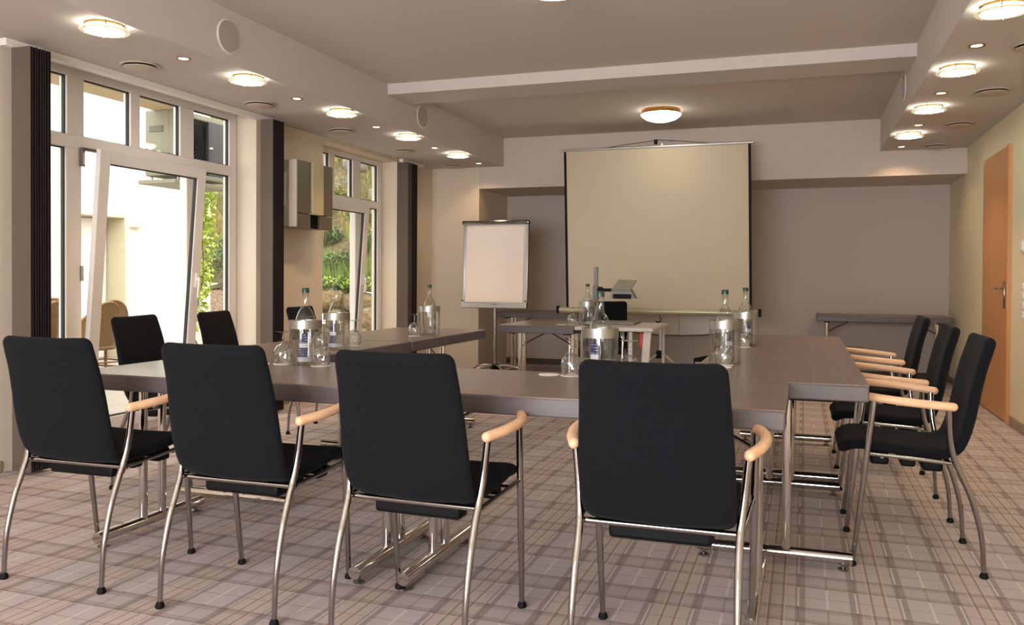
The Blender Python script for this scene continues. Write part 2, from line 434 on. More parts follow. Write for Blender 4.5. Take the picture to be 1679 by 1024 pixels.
# ------------------------------------------------------------------ ceiling fittings
def make_round_lamp():
    t = thing('ceiling_lamp', 'x', 'lamp', group='round glass ceiling lamps')
    MB().lathe([(0, 0), (.098, 0), (.100, -.006), (.096, -.011), (0, -.011)], 32).obj('base_ring', M_brass, t, 40)
    MB().lathe([(0, -.030), (.098, -.030), (.100, -.034), (.098, -.038), (0, -.038)], 36).obj('diffuser', M_lampglass, t, 40)
    MB().lathe([(.100, -.030), (.122, -.031), (.125, -.0345), (.122, -.038), (.100, -.038), (.100, -.030)], 36).obj('glass_rim', M_lampedge, t, 40)
    for k in range(6):
        a = k*PI/3+.3; c, s = math.cos(a)*.112, math.sin(a)*.112
        MB().cyl((c, s, 0), (c, s, -.043), .0035, 8).obj('clip', M_steel, t, 40)
    return t
lamps = [(-3.53, 3.554, 'nearest'), (-3.53, 4.78, 'second'), (-3.52, 5.98, 'third'), (-3.52, 7.19, 'fourth'), (-3.53, 8.42, 'farthest')]
lampsR = [(.903, 4.66, 'nearest'), (.903, 5.93, 'second'), (.903, 7.21, 'third'), (.90, 8.47, 'farthest')]
proto = None
for side, L in (('left', lamps), ('right', lampsR)):
    for x, y, nth in L:
        o = make_round_lamp() if proto is None else copy_tree(proto)
        proto = proto or o
        o.location = (x, y, ZS)
        o['label'] = '%s lit round glass ceiling lamp in the %s soffit row%s' % (nth, side, ' above the windows' if side == 'left' else ' by the door wall')
for x, y in ((-3.53, 2.34), (-3.53, 1.12), (.903, 3.39), (.903, 2.12), (.903, .85)):     # the same two rows go on towards and behind the camera
    o = copy_tree(proto); o.location = (x, y, ZS); o['label'] = 'round glass soffit lamp outside the picture towards the camera'
def make_spot():
    t = thing('recessed_spot', 'x', 'lamp', group='small recessed halogen spots')
    MB().lathe([(.030, -.002), (.044, -.005), (.047, 0), (.030, .0)], 24).obj('bezel', M_brass, t, 40)
    MB().lathe([(0, -.0015), (.031, -.0015), (.031, .002)], 24).obj('bulb', M_spotglass, t, 40)
    return t
spots = [(-3.615, 4.258, 'first'), (-3.61, 5.48, 'second'), (-3.612, 6.732, 'third'), (-3.615, 8.0, 'fourth'), (-3.61, 9.24, 'last')]
spotsR = [(.922, 5.42, 'first'), (.92, 6.72, 'second'), (.93, 8.05, 'third'), (.921, 9.31, 'last')]
sp = None
for side, L in (('left', spots), ('right', spotsR)):
    for x, y, nth in L:
        o = make_spot() if sp is None else copy_tree(sp); sp = sp or o
        o.location = (x, y, ZS)
        o['label'] = '%s tiny warm spot from the front in the %s soffit' % (nth, side)
        l = bpy.data.lights.new('spot_beam', 'SPOT'); last = nth == 'last'; l.energy = 17 if last else 48; l.color = (1, .64, .34); l.spot_size = 2.3 if last else 1.7; l.spot_blend = .6; l.shadow_soft_size = .03
        lo = bpy.data.objects.new('spot_beam', l); C.objects.link(lo); lo.location = (x, y, ZS-.012)
def make_vent():
    t = thing('ceiling_vent', 'x', 'vent', group='round soffit vents')
    MB().lathe([(.085, 0), (.122, 0), (.126, -.006), (.122, -.011), (.092, -.006), (.085, 0)], 32).obj('collar', M_vent, t, 40)
    MB().lathe([(0, -.028), (.07, -.027), (.098, -.020), (.10, -.016), (.07, -.014), (0, -.014)], 32).obj('disc', M_vent, t, 40)
    MB().lathe([(0, -.003), (.09, -.003), (.09, 0), (0, 0)], 24).obj('dark_duct', M_black, t, 40)
    return t
vents = [(-3.99, 4.307, 'first'), (-3.99, 5.555, 'second'), (-3.985, 6.779, 'third'), (-3.985, 8.05, 'fourth'), (-3.97, 9.30, 'last')]
ventsR = [(1.235, 5.5, 'first'), (1.244, 6.741, 'second'), (1.25, 8.08, 'third'), (1.23, 9.32, 'last')]
vp = None
for side, L in (('left', vents), ('right', ventsR)):
    for x, y, nth in L:
        o = make_vent() if vp is None else copy_tree(vp); vp = vp or o
        o.location = (x, y, ZS); o['label'] = '%s round beige air vent from the front in the %s soffit' % (nth, side)
def speaker(y, x, side, lab, z=2.65):
    t = thing('round_speaker', lab, 'speaker', (x, y, z), 0, 'round flush speakers')
    s = side
    MB().lathe([(.098, 0), (.108, 0), (.108, .005*s), (.098, .007*s)], 32, axis='x').obj('rim', M_white_pl, t, 40)
    MB().lathe([(0, .006*s), (.098, .005*s), (.098, 0)], 32, axis='x').obj('grille', M_speaker, t, 40)
speaker(4.432, -3.42, 1, 'large grey round speaker on the left soffit face nearest the camera', 2.637)
speaker(7.27, -3.42, 1, 'grey round speaker on the left soffit face just past the beam')
speaker(7.36, .745, -1, 'narrow looking round speaker on the right soffit face past the beam', 2.665)
def dome(x, y, lab):
    t = thing('dome_lamp', lab, 'lamp', (x, y, ZC))
    MB().lathe([(0, 0), (.185, 0), (.19, -.008), (.188, -.045), (.18, -.047), (0, -.047)], 40).obj('brass_base', M_brass, t, 40)
    MB().lathe([(.192, -.044), (.198, -.05), (.19, -.062), (.15, -.092), (.09, -.112), (0, -.12)], 40).obj('opal_shade', M_dome, t, 60)
dome(-1.35, 8.42, 'lit opal dome ceiling lamp with brass base above the projection screen')
dome(-1.32, 4.50, 'brass based dome ceiling lamp at the top edge of the picture')

# ------------------------------------------------------------------ vertical blinds
def slat_stack(root, y0, n, step, x0, x1, ztop, mats, rail_first=True, ang=0.0, zb=.03):
    for k in range(n):
        m = MB(); hw = (x1-x0)/2
        segs = 6
        vs = []; fs = []
        for i in range(segs+1):
            x = -hw + 2*hw*i/segs; b = .007*(1-(x/hw)**2)
            for z in (zb, ztop):
                vs += [(x, b-.0012, z), (x, b+.0012, z)]
        for i in range(segs):
            q = i*4; r = q+4
            fs += [(q, r, r+2, q+2), (q+1, q+3, r+3, r+1), (q, q+1, r+1, r), (q+2, r+2, r+3, q+3)]
        fs += [(0, 2, 3, 1), (segs*4, segs*4+1, segs*4+3, segs*4+2)]
        m.add(vs, fs)
        m.box(-hw, hw, -.003, .004, zb-.012, zb+.02)
        m.obj('slat', mats[k % len(mats)], root, 40, ((x0+x1)/2, y0+k*step, 0), (0, 0, ang+random.uniform(-.03, .03)))
bl = thing('vertical_blind', 'brown vertical blind drawn to both sides of the large left window', 'blind', (0, 0, 0))
MB().rbox(-4.31, -4.25, 3.57, 6.27, 2.432, ZS, .004).obj('head_rail', M_white_pl, bl, 30)
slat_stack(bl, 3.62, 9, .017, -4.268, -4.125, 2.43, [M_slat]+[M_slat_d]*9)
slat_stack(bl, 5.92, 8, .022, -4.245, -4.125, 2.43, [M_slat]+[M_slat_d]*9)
b2 = thing('vertical_blind', 'brown vertical blind gathered at the far end of the second window', 'blind', (0, 0, 0))
MB().rbox(-4.34, -4.29, 8.63, 9.2, 2.435, ZS, .004).obj('head_rail', M_white_pl, b2, 30)
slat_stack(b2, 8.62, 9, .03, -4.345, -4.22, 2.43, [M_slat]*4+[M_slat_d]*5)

# ------------------------------------------------------------------ wall unit on the pier
t = thing('wall_air_conditioner', 'silver and olive wall mounted air conditioner between the two left windows', 'air conditioner', (XL, 6.555, 1.85))
MB().rbox(.0, .19, -.285, .285, -.285, .295, .012).obj('body', plain('champagne_metal', lin(150, 138, 118), .45, .2), t, 30)
olive = plain('olive_metal', lin(96, 88, 70), .4, .15); champ = plain('champagne_panel', lin(176, 164, 132), .4, .1)
MB().rbox(.19, .235, -.29, -.085, -.16, .295, .004).obj('panel', olive, t, 30)
MB().rbox(.19, .25, -.058, .12, -.165, .297, .006).obj('panel', champ, t, 30)
MB().rbox(.19, .235, .125, .295, -.16, .295, .004).obj('panel', olive, t, 30)
MB().rbox(.19, .232, -.29, -.07, -.29, -.167, .004).obj('lower_panel', olive, t, 30)
MB().rbox(.19, .232, .10, .295, -.29, -.167, .004).obj('lower_panel', olive, t, 30)
MB().box(.185, .2, -.09, .13, -.285, .29).obj('black_slot', M_black, t, 0)
MB().rbox(.165, .24, -.305, -.29, -.285, .295, .003).obj('chrome_strip', M_vent, t, 30)
MB().rbox(.03, .13, -.291, -.284, -.10, .19, .003).obj('side_grille', M_vent, t, 30)

# ------------------------------------------------------------------ chairs
def shell(stations, n=16, conc=.0):
    """stations: (y, z, ny, nz, half_width, thickness); rounded cross-section lofted along the profile"""
    m = MB(); rings = []
    for (y, z, ny, nz, hw, th) in stations:
        ring = []
        fr = (1, .99, .965, .92, .83, .5, 0, -.5, -.83, -.92, -.965, -.99, -1); k = len(fr)-1
        for side in (1, -1):
            for i in range(k+1):
                x = hw*fr[i]*side
                e = min(1, (hw-abs(x))/max(th*.9, 1e-4))
                prof = math.sqrt(max(0, 1-(1-e)**2))
                off = side*th/2*prof
                bow = conc*((x/max(hw, 1e-4))**2)
                ring.append((x, y+ny*(off+bow), z+nz*(off+bow)))
        # drop the duplicate ends
        rings.append(ring[:k]+[ring[k]]+ring[k+2:-1])
    n = len(rings[0]); vs = [v for r in rings for v in r]
    fs = [(i*n+j, i*n+(j+1)%n, (i+1)*n+(j+1)%n, (i+1)*n+j) for i in range(len(rings)-1) for j in range(n)]
    fs += [tuple(range(n-1, -1, -1)), tuple((len(rings)-1)*n+j for j in range(n))]
    m.add(vs, fs); return m
def profile(P, widths, th, r0=None, r1=None, k=6):
    """P profile points (y,z); width per point; corner radius at start/end"""
    pts = smooth_path([(0, y, z) for y, z in P], k)
    ws = smooth_path([(w, 0, 0) for w in widths], k)
    cum = [0]
    for a, b in zip(pts, pts[1:]): cum.append(cum[-1]+(b-a).length)
    L = cum[-1]; out = []
    # extra samples near the rounded ends
    samples = []
    def at(s):
        for i in range(len(cum)-1):
            if s <= cum[i+1]+1e-9:
                f = (s-cum[i])/max(cum[i+1]-cum[i], 1e-9)
                p = pts[i].lerp(pts[i+1], f); t = (pts[min(i+2, len(pts)-1)]-pts[max(i-1, 0)]).normalized()
                return p, t, ws[i].x+(ws[i+1].x-ws[i].x)*f
        return pts[-1], (pts[-1]-pts[-2]).normalized(), ws[-1].x
    S = set(cum)
    for r, e in ((r0, 0), (r1, 1)):
        if r:
            for q in (0.0, .02, .06, .12, .25, .4, .6, .8, 1.0):
                S.add(q*r if e == 0 else L-q*r)
    for s in sorted(S):
        s = min(max(s, 0), L); p, t, w = at(s)
        tt = th; ww = w
        for r, d in ((r0, s), (r1, L-s)):
            if r and d < r:
                ww = w - r + math.sqrt(max(r*r-(r-d)**2, 0))
                re = min(th*.5, r)
                if d < re: tt = th*max(math.sqrt(max(re*re-(re-d)**2, 0))/re, .12)
        out.append((p.y, p.z, -t.z, t.y, ww, tt))
    return out
def make_chair(name='conference_chair'):
    t = thing(name, 'x', 'chair')
    # seat: from the rear bend to the rolled front lip
    P = [(-.120, .454), (-.06, .453), (0, .456), (.10, .466), (.19, .474), (.24, .466), (.275, .440)]
    shell(profile(P, [.214, .219, .222, .225, .222, .215, .205], .043, None, .05), conc=.006).obj('seat', M_fabric, t, 60)
    P = [(-.05, .4515), (-.112, .452), (-.158, .472), (-.185, .525), (-.205, .60), (-.224, .70), (-.244, .79), (-.265, .860), (-.280, .912)]
    shell(profile(P, [.212, .214, .216, .219, .219, .215, .209, .205, .201], .041, None, .030), conc=-.012).obj('backrest', M_fabric, t, 60)
    # black mechanism under the seat
    m = MB()
    m.rbox(-.15, .15, -.11, -.035, .378, .43, .012); m.rbox(-.16, .16, -.01, .045, .392, .44, .01); m.rbox(-.19, .19, .09, .16, .40, .45, .01)
    m.obj('seat_support', M_black, t, 30)
    fr = MB()
    fr.cyl((-.228, -.122, .428), (.228, -.122, .428), .0095, 12)
    for s in (-1, 1):
        fr.cyl((s*.232, -.125, .432), (s*.246, .168, .452), .0075, 10)
    for yb in (.02, .12): fr.cyl((-.238, yb, .44), (.238, yb, .44), .007, 8)
    fr.obj('seat_frame', M_steel, t, 40)
    for s in (-1, 1):
        rl = smooth_path([(s*.228, -.243, .012), (s*.228, -.232, .16), (s*.227, -.200, .293), (s*.226, -.164, .382), (s*.228, -.136, .449), (s*.236, -.119, .533), (s*.247, -.113, .645)], 5)
        o = MB().tube(rl, [.0088+.003*min(1, 2*i/(len(rl)-1)) for i in range(len(rl))], 12).obj('rear_leg', M_steel, t, 60)
        MB().lathe([(0, .024), (.0095, .0235), (.0145, .014), (.0165, .005), (.0125, 0), (0, 0)], 14, (s*.228, -.243, 0)).obj('glide', M_rubber, o, 50)
        fl = [(s*.239, .225, .012), (s*.246, .190, .32), (s*.252, .152, .664)]
        o = MB().tube(fl, [.0095, .0118, .0118], 12).obj('front_leg', M_steel, t, 60)
        MB().lathe([(0, .024), (.0095, .0235), (.0145, .014), (.0165, .005), (.0125, 0), (0, 0)], 14, (s*.239, .225, 0)).obj('glide', M_rubber, o, 50)
        arm = smooth_path([(s*.250, -.128, .652), (s*.276, -.05, .660), (s*.287, .04, .668), (s*.276, .115, .674), (s*.252, .172, .678)], 6)
        MB().capsule(arm, .0165, 14).obj('armrest', M_beech, t, 60)
    return t
ch = make_chair()
chairs = [
 (-2.60, 2.605, .02, 'black chair at the front table, leftmost of the four seen from behind'),
 (-1.85, 2.575, .01, 'second from left of the four black chairs seen from behind'),
 (-1.155, 2.54, -.03, 'third from left of the four black chairs seen from behind'),
 (-.385, 2.535, .0, 'rightmost and largest black chair seen from behind, centre front'),
 (.42, 3.85, PI/2, 'nearest of three black armchairs in profile along the right table'),
 (.42, 4.635, PI/2, 'middle of three black armchairs in profile along the right table'),
 (.425, 5.665, PI/2, 'farthest of three black armchairs in profile along the right table'),
 (-3.27, 3.81, -PI/2+.16, 'black chair beside the tilted glass door, nearest on the window side'),
 (-3.27, 4.49, -PI/2+.20, 'black chair on the window side, second back, by the pale wall pier'),
 (-3.29, 5.47, -PI/2+.12, 'black chair on the window side half hidden behind the water bottle'),
 (-1.80, 7.76, PI, 'black presenter chair facing us behind the small front desk'),
]
for i, (x, y, rz, lab) in enumerate(chairs):
    o = ch if i == 0 else copy_tree(ch)
    o.location = (x, y, 0); o.rotation_euler = (0, 0, rz); o['label'] = lab; o['group'] = 'black conference chairs'

# ------------------------------------------------------------------ tables (local: length along x, depth along y)
TH = .066
def make_table(L, D, mats, z=.74, inset=.10):
    t = thing('conference_table', 'x', 'table')
    top = MB().rbox(-L/2, L/2, -D/2, D/2, z-.006, z, .0028, 2).obj('tabletop', mats[0], t, 30)
    MB().rbox(-L/2+.0005, L/2-.0005, -D/2+.0005, D/2-.0005, z-TH, z-.004, .006, 2).obj('edge_band', mats[1], t, 30)
    for s in (-1, 1):
        x = s*(L/2-inset)
        fb = MB().tube([(x, -.32, .046), (x, .32, .046)], .024, 14).obj('foot_bar', M_chrome, t, 60)
        for q in (-1, 1):
            MB().lathe([(0, .024), (.009, .024), (.009, .012), (.022, .007), (.022, 0), (0, 0)], 14, (x, q*.285, 0)).obj('leveller', M_steel, fb, 40)
            MB().tube([(x, q*.058, .055), (x, q*.058, z-TH)], .019, 12).obj('column', M_chrome, t, 60)
        br = MB().cyl((x, 0, z-.20), (x-s*.23, 0, z-TH-.012), .007, 8); br.cyl((x, -.058, z-.20), (x, .058, z-.20), .007, 8)
        br.obj('brace', M_steel, t, 40)
        MB().rbox(x-.03, x+.03, -.28, .28, z-TH-.014, z-TH, .003).obj('crossbar', M_black, t, 30)
    return t
tab = make_table(1.41, .745, (M_table_x, M_edge))
tl_ = 'dark oak conference table with chrome T legs'
tabs = [(-.752, 3.062, 0, 'front right dark table where the rightmost rear-view chair stands'),
        (-2.162, 3.062, 0, 'front left dark table catching daylight at its left end'),
        (-.110, 4.145, PI/2, 'near dark table of the right wing beside the profile chairs'),
        (-.110, 5.555, PI/2, 'far dark table of the right wing holding one cooler'),
        (-2.657, 4.06, PI/2, 'near dark table of the window side wing'),
        (-2.657, 5.37, PI/2, 'far dark table of the window side wing toward the flipchart')]
for i, (x, y, rz, lab) in enumerate(tabs):
    o = tab if i == 0 else copy_tree(tab)
    o.location = (x, y, 0); o.rotation_euler = (0, 0, rz); o['label'] = lab; o['group'] = 'dark conference tables set in a U'
    if i >= 4: o.scale = (1.285/1.41, 1, 1)
    elif i >= 2: o.scale = (1, .94, 1)
pt = make_table(.66, .78, (M_table_x, M_edge), .74, .09); pt.name = 'presenter_table'
pt.location = (-2.105, 7.08, 0); pt['label'] = 'small dark presenter table holding one cooler beside the white desk'
nt = make_table(1.35, .70, (M_table_x, M_edge), .74, .12); nt.name = 'side_table'
nt.location = (-2.74, 9.62, 0); nt['label'] = 'dark side table in the niche behind flipchart and screen'
st = make_table(1.345, .70, (M_table_x, M_edge), .74, .11); st.name = 'side_table'
st.location = (.82, 10.22, 0); st['label'] = 'dark side table against the niche wall at far right'

# white media desk beside the presenter table
t = thing('media_desk', 'white laminate media desk joined to the dark presenter table', 'desk', (-1.45, 7.12, 0))
MB().rbox(-.325, .325, -.42, .40, .708, .742, .012, 3).obj('desktop', M_greywhite, t, 30)
MB().rbox(.11, .14, -.32, -.29, .02, .71, .003).obj('leg', M_greywhite, t, 30)
Mx = Matrix.Identity(4)
m = MB().add([(.19,-.36,0),(.25,-.36,0),(.25,-.33,0),(.19,-.33,0),(.24,-.36,.71),(.30,-.36,.71),(.30,-.33,.71),(.24,-.33,.71)], [(0,3,2,1),(4,5,6,7),(0,1,5,4),(1,2,6,5),(2,3,7,6),(3,0,4,7)])
m.obj('leg', M_greywhite, t, 0)
MB().cyl((.29, .33, 0), (.29, .33, .71), .014, 12).obj('leg', M_greywhite, t, 40)
MB().cyl((-.28, .33, 0), (-.28, .33, .71), .014, 12).obj('leg', M_steel, t, 40)
MB().cyl((-.28, -.33, 0), (-.28, -.33, .71), .014, 12).obj('leg', M_steel, t, 40)
MB().tube(smooth_path([(.06, -.38, .71), (.06, -.38, .665), (.075, -.38, .65), (.092, -.38, .655)], 4), .006, 8).obj('hook', M_steel, t, 60)
t = thing('cable_pouch', 'orange red pouch hanging under the white media desk', 'pouch', (-1.235, 6.86, .62))
MB().rbox(-.03, .03, -.02, .02, -.05, .075, .012, 3).obj('pouch', M_orange, t, 40)
MB().cyl((0, 0, .07), (0, 0, .09), .004, 8).obj('strap', M_black, t, 40)

# overhead projector
t = thing('overhead_projector', 'grey overhead projector with upright post and mirror head on the white desk', 'projector', (-1.675, 7.06, .742))
gp = plain('grey_projector_plastic', lin(118, 112, 108), .45); gl = plain('pale_projector_plastic', lin(150, 144, 124), .4)
MB().rbox(-.04, .33, -.02, .30, 0, .022, .006).obj('base', gp, t, 30)
MB().rbox(-.018, .016, -.014, .014, .02, .49, .004).obj('post', gp, t, 30)
MB().rbox(-.026, .022, -.02, .02, .21, .33, .005).obj('post_sleeve', gp, t, 30)
m = MB().lathe([(0, -.03), (.026, -.03), (.026, .012), (0, .012)], 20, (.04, 0, .295), 'y'); m.rbox(.03, .16, -.012, .012, .28, .308, .004); m.obj('arm', M_black, t, 30)
hd = MB().prism([(.14, .225), (.345, .225), (.305, .30), (.17, .322), (.145, .30)], -.06, .06, Matrix(((1,0,0,0),(0,0,1,0),(0,1,0,0),(0,0,0,1))))
hd.obj('lamp_head', gp, t, 0)
m = MB().add([(.15, -.07, .30), (.305, -.07, .298), (.345, .03, .378), (.19, .03, .385), (.15, -.062, .29), (.305, -.062, .288), (.345, .04, .372), (.19, .04, .379)], [(0,1,2,3),(7,6,5,4),(0,4,5,1),(1,5,6,2),(2,6,7,3),(3,7,4,0)])
m.obj('mirror_flap', gl, t, 0)
MB().rbox(.16, .315, -.066, -.055, .222, .262, .003).obj('lens_slot', M_black, t, 40)

# ------------------------------------------------------------------ projection screen (free-standing pull-up)
t = thing('projection_screen', 'large white pull-up projection screen with black borders on a tripod', 'screen', (-1.50, 9.02, 0), 0)
t.rotation_euler = (0, 0, 0)
def fabric_white():
    q = NT('matt_screen_fabric'); v = q.coord(); q.link(q.mix(q.noise(v, 300, 2), lin(190, 177, 155), lin(198, 185, 163)), q.p.inputs['Base Color']); q.p.inputs['Roughness'].default_value = .9; return q.mat
xa, xb, xc, xd = -1.013, .978, -.974, 1.004    # top left/right, bottom left/right, relative to -1.5
def sheet(name, a0, a1, b0, b1, z0, z1, y, mat, parent):
    return MB().add([(b0, y, z0), (b1, y, z0), (a1, y, z1), (a0, y, z1), (b0, y+.002, z0), (b1, y+.002, z0), (a1, y+.002, z1), (a0, y+.002, z1)],
        [(0,1,2,3),(7,6,5,4),(0,4,5,1),(1,5,6,2),(2,6,7,3),(3,7,4,0)]).obj(name, mat, parent, 0)
fa = sheet('screen_fabric', xa, xb, xc, xd, .80, 2.532, 0, fabric_white(), t)
sheet('border', xa-.001, xa+.026, xc-.001, xc+.026, .80, 2.524, -.003, M_black, fa)
sheet('border', xb-.026, xb+.001, xd-.026, xd+.001, .80, 2.528, -.003, M_black, fa)
MB().rbox(-1.058, 1.012, -.012, .012, 2.528, 2.552, .006).obj('top_bar', M_alu, t, 30)
m = MB(); m.tube(smooth_path([(-.55, -.004, 2.548), (-.3, -.005, 2.576), (-.06, -.005, 2.60), (0, -.005, 2.612), (.06, -.005, 2.605), (.3, -.005, 2.582), (.56, -.004, 2.55)], 4), .0035, 6)
m.obj('hanger_cord', M_black, t, 60)
MB().rbox(-.018, .018, -.016, .016, 2.565, 2.615, .004).obj('hanger_clip', M_black, t, 30)
hz = MB().lathe([(0, -1.06), (.036, -1.06), (.036, 1.07), (0, 1.07)], 18, (0, .012, .782), 'x').obj('housing', plain('champagne_tube', lin(176, 168, 140), .35, .4), t, 40)
for x0, x1 in ((-1.085, -1.055), (1.065, 1.095)):
    MB().rbox(x0, x1, -.03, .055, .745, .825, .005).obj('end_cap', M_black, hz, 30)
MB().rbox(.046, .074, .03, .058, .30, 2.58, .004).obj('column', M_alu, t, 30)
MB().tube(smooth_path([(.065, -.03, .745), (.07, -.04, .69), (.05, -.04, .672), (.02, -.04, .682)], 4), .007, 8).obj('handle', M_black, t, 60)
hub = MB().lathe([(0, .285), (.045, .285), (.055, .325), (.04, .365), (0, .365)], 16, (.06, .03, 0)).obj('hub', M_black, t, 40)
for a in (-.30, 1.75, 3.85):
    c, s = math.cos(a), math.sin(a)
    lg = MB().tube([(.06+.03*c, .03+.03*s, .335), (.06+.48*c, .03+.48*s, .012)], .012, 10).obj('leg', plain('pale_steel_leg', lin(190, 182, 168), .35, .5), t, 40)
    MB().capsule([(.06+.46*c, .03+.46*s, .028), (.06+.485*c, .03+.485*s, .014)], .013, 10).obj('foot', M_black, lg, 40)

# folded flip-top table behind the screen
t = thing('folding_table', 'pale folded table top with curved lower edge behind the screen', 'table', (-1.60, 10.25, 0))
for x0, x1 in ((-.66, .19), (.195, .86)):
    n = 10; up = [(x0, .715), (x1, .715)]; lo = []
    for i in range(n+1):
        x = x1+(x0-x1)*i/n; u = (x-.1)/.8
        lo.append((x, .452+.085*max(0, abs(u))**2.2))
    MB().prism(up+lo, 0, .028, Matrix(((1,0,0,0),(0,0,1,0),(0,1,0,0),(0,0,0,1)))).obj('panel', M_greywhite, t, 0)
e = MB().tube([(-.66+1.52*i/16, -.004, .450+.085*abs((-.66+1.52*i/16-.1)/.8)**2.2) for i in range(17)], .006, 6); e.obj('edge_trim', M_base_dark, t, 60)
for x in (-.5, .6): MB().cyl((x, .05, 0), (x, .05, .68), .016, 10).obj('leg', M_steel, t, 40)
t = thing('floor_speaker_box', 'small black wedge box low beside the screen tripod', 'box', (-1.0, 9.0, 0))
MB().prism([(-.08, .0), (.03, .0), (.085, .335), (-.075, .30)], -.06, .06, Matrix(((1,0,0,0),(0,0,1,0),(0,1,0,0),(0,0,0,1)))).obj('cabinet', M_black, t, 0)
MB().rbox(-.06, .02, -.066, -.06, .04, .27, .003).obj('front_grille', M_speaker, t, 30)

# ------------------------------------------------------------------ flipchart
def grid_paper():
    q = NT('squared_paper'); v = q.coord(); s = q.node('ShaderNodeSeparateXYZ'); q.link(v, s.inputs[0])
    def ln(a): 
        d = q.math('ABSOLUTE', q.math('SUBTRACT', q.math('MODULO', q.math('ADD', a, 10.0125), .025), .0125))
        return q.math('LESS_THAN', d, .0011)
    g = q.math('MAXIMUM', ln(s.outputs[0]), ln(s.outputs[2]))
    q.link(q.mix(q.math('MULTIPLY', g, .30), lin(232, 218, 208), lin(150, 136, 130)), q.p.inputs['Base Color']); q.p.inputs['Roughness'].default_value = .75; return q.mat
t = thing('flipchart', 'flipchart with squared paper pad on a chrome star base', 'flipchart', (-3.31, 8.98, 0), 0)
tilt = Matrix.Translation((0, 0, .80)) @ Matrix.Rotation(-.06, 4, 'X')
def fb_(name, x0, x1, y0, y1, z0, z1, mat, r=.004):
    return MB().rbox(x0, x1, y0, y1, z0, z1, r, 2, tilt).obj(name, mat, t, 30)
fb_('board', -.38, .38, -.012, .012, .02, .94, M_white_pl)
fb_('frame', -.395, -.36, -.022, .018, .0, .96, M_alu, .008); fb_('frame', .36, .395, -.022, .018, .0, .96, M_alu, .008)
fb_('pen_tray', -.395, .395, -.045, .018, -.012, .05, M_alu, .006)
fb_('clamp_bar', -.405, .405, -.055, .02, .935, .985, M_steel, .014)
for x in (-.38, .38):
    MB().lathe([(0, -.048), (.007, -.048), (.007, -.03)], 12, (0, 0, 0), 'y').obj('screw_cap', M_black, t, 40, tilt @ Vector((x, 0, .07)), (-.06, 0, 0))
fb_('paper_pad', -.345, .345, -.026, -.012, .055, .935, grid_paper(), .002)
m = MB().rbox(-.03, .06, -.052, -.045, .028, .036, .003, 2, tilt); m.obj('pen', plain('grey_pen', lin(120, 112, 116), .4), t, 30)
MB().cyl((0, .03, .10), (0, .03, 1.0), .021, 16).obj('pole', M_steel, t, 40)
MB().cyl((0, .03, .085), (0, .03, .15), .048, 18).obj('hub', M_black, t, 40)
for k in range(5):
    a = k*2*PI/5+.35; c, s = math.cos(a), math.sin(a)
    lg = MB().tube(smooth_path([(.03*c, .03+.03*s, .135), (.16*c, .03+.16*s, .135), (.27*c, .03+.27*s, .10), (.335*c, .03+.335*s, .045)], 4), [.015]*12+[.012], 10).obj('base_leg', M_chrome, t, 60)
    MB().lathe([(0, -.012), (.024, -.012), (.024, .012), (0, .012)], 14, (.335*c, .03+.335*s, .024), 'y').obj('castor', M_black, lg, 40)

# ------------------------------------------------------------------ tableware
def label_mat():
    q = NT('blue_bottle_label'); v = q.coord(); s = q.node('ShaderNodeSeparateXYZ'); q.link(v, s.inputs[0]); z = s.outputs[2]
    ln = q.math('LESS_THAN', q.math('MODULO', q.math('ADD', z, 1.0), .011), .0034)
    n = q.math('GREATER_THAN', q.noise(q.coord('Object', (1, 1, .2)), 160, 1), .46)
    a = q.math('LESS_THAN', q.math('ABSOLUTE', q.math('SUBTRACT', z, .087)), .010)
    txt = q.math('MULTIPLY', ln, n)
    c = q.mix(q.math('MULTIPLY', txt, .7), lin(16, 26, 74), lin(170, 178, 204)); c = q.mix(a, c, lin(206, 206, 210))
    q.link(c, q.p.inputs['Base Color']); q.p.inputs['Roughness'].default_value = .5; return q.mat
M_label = label_mat()
M_label_w = plain('silver_white_label', lin(190, 192, 196), .5)
def make_bottle():
    t = thing('water_bottle', 'x', 'bottle')
    P = [(0, .008), (.040, .008), (.0425, .014), (.0435, .120), (.0440, .192), (.0425, .208), (.0387, .221), (.0317, .2385), (.0245, .250), (.0182, .2585), (.0156, .268), (.0140, .285), (.0132, .316), (.0146, .318), (.0146, .328), (0, .328)]
    MB().lathe(P, 32).obj('bottle_body', M_bottle, t, 50)
    MB().lathe([(0, .346), (.0150, .346), (.0166, .343), (.0168, .324), (.0149, .324), (.0149, .341), (0, .341)], 24).obj('cap', M_cap, t, 40)
    MB().lathe([(.0446, .036), (.0450, .036), (.0450, .142), (.0446, .142), (.0446, .036)], 10, a0=-2.6, a1=-1.75).obj('label', M_label, t, 60)
    MB().lathe([(.0440, .014), (.0444, .014), (.0444, .033), (.0440, .033), (.0440, .014)], 24, a0=-2.9, a1=-.2).obj('lower_label', M_label_w, t, 60)
    return t
def make_cooler():
    t = thing('bottle_cooler', 'x', 'cooler')
    P = [(0, .0), (.070, .0), (.0725, .003), (.0725, .162), (.0690, .162), (.0690, .008), (0, .006)]
    MB().lathe(P, 40).obj('acrylic_cylinder', M_acryl, t, 40)
    MB().lathe([(.0690, .162), (.0738, .162), (.0738, .200), (.0690, .200), (.0690, .162)], 40).obj('rim', M_alu, t, 40)
    return t
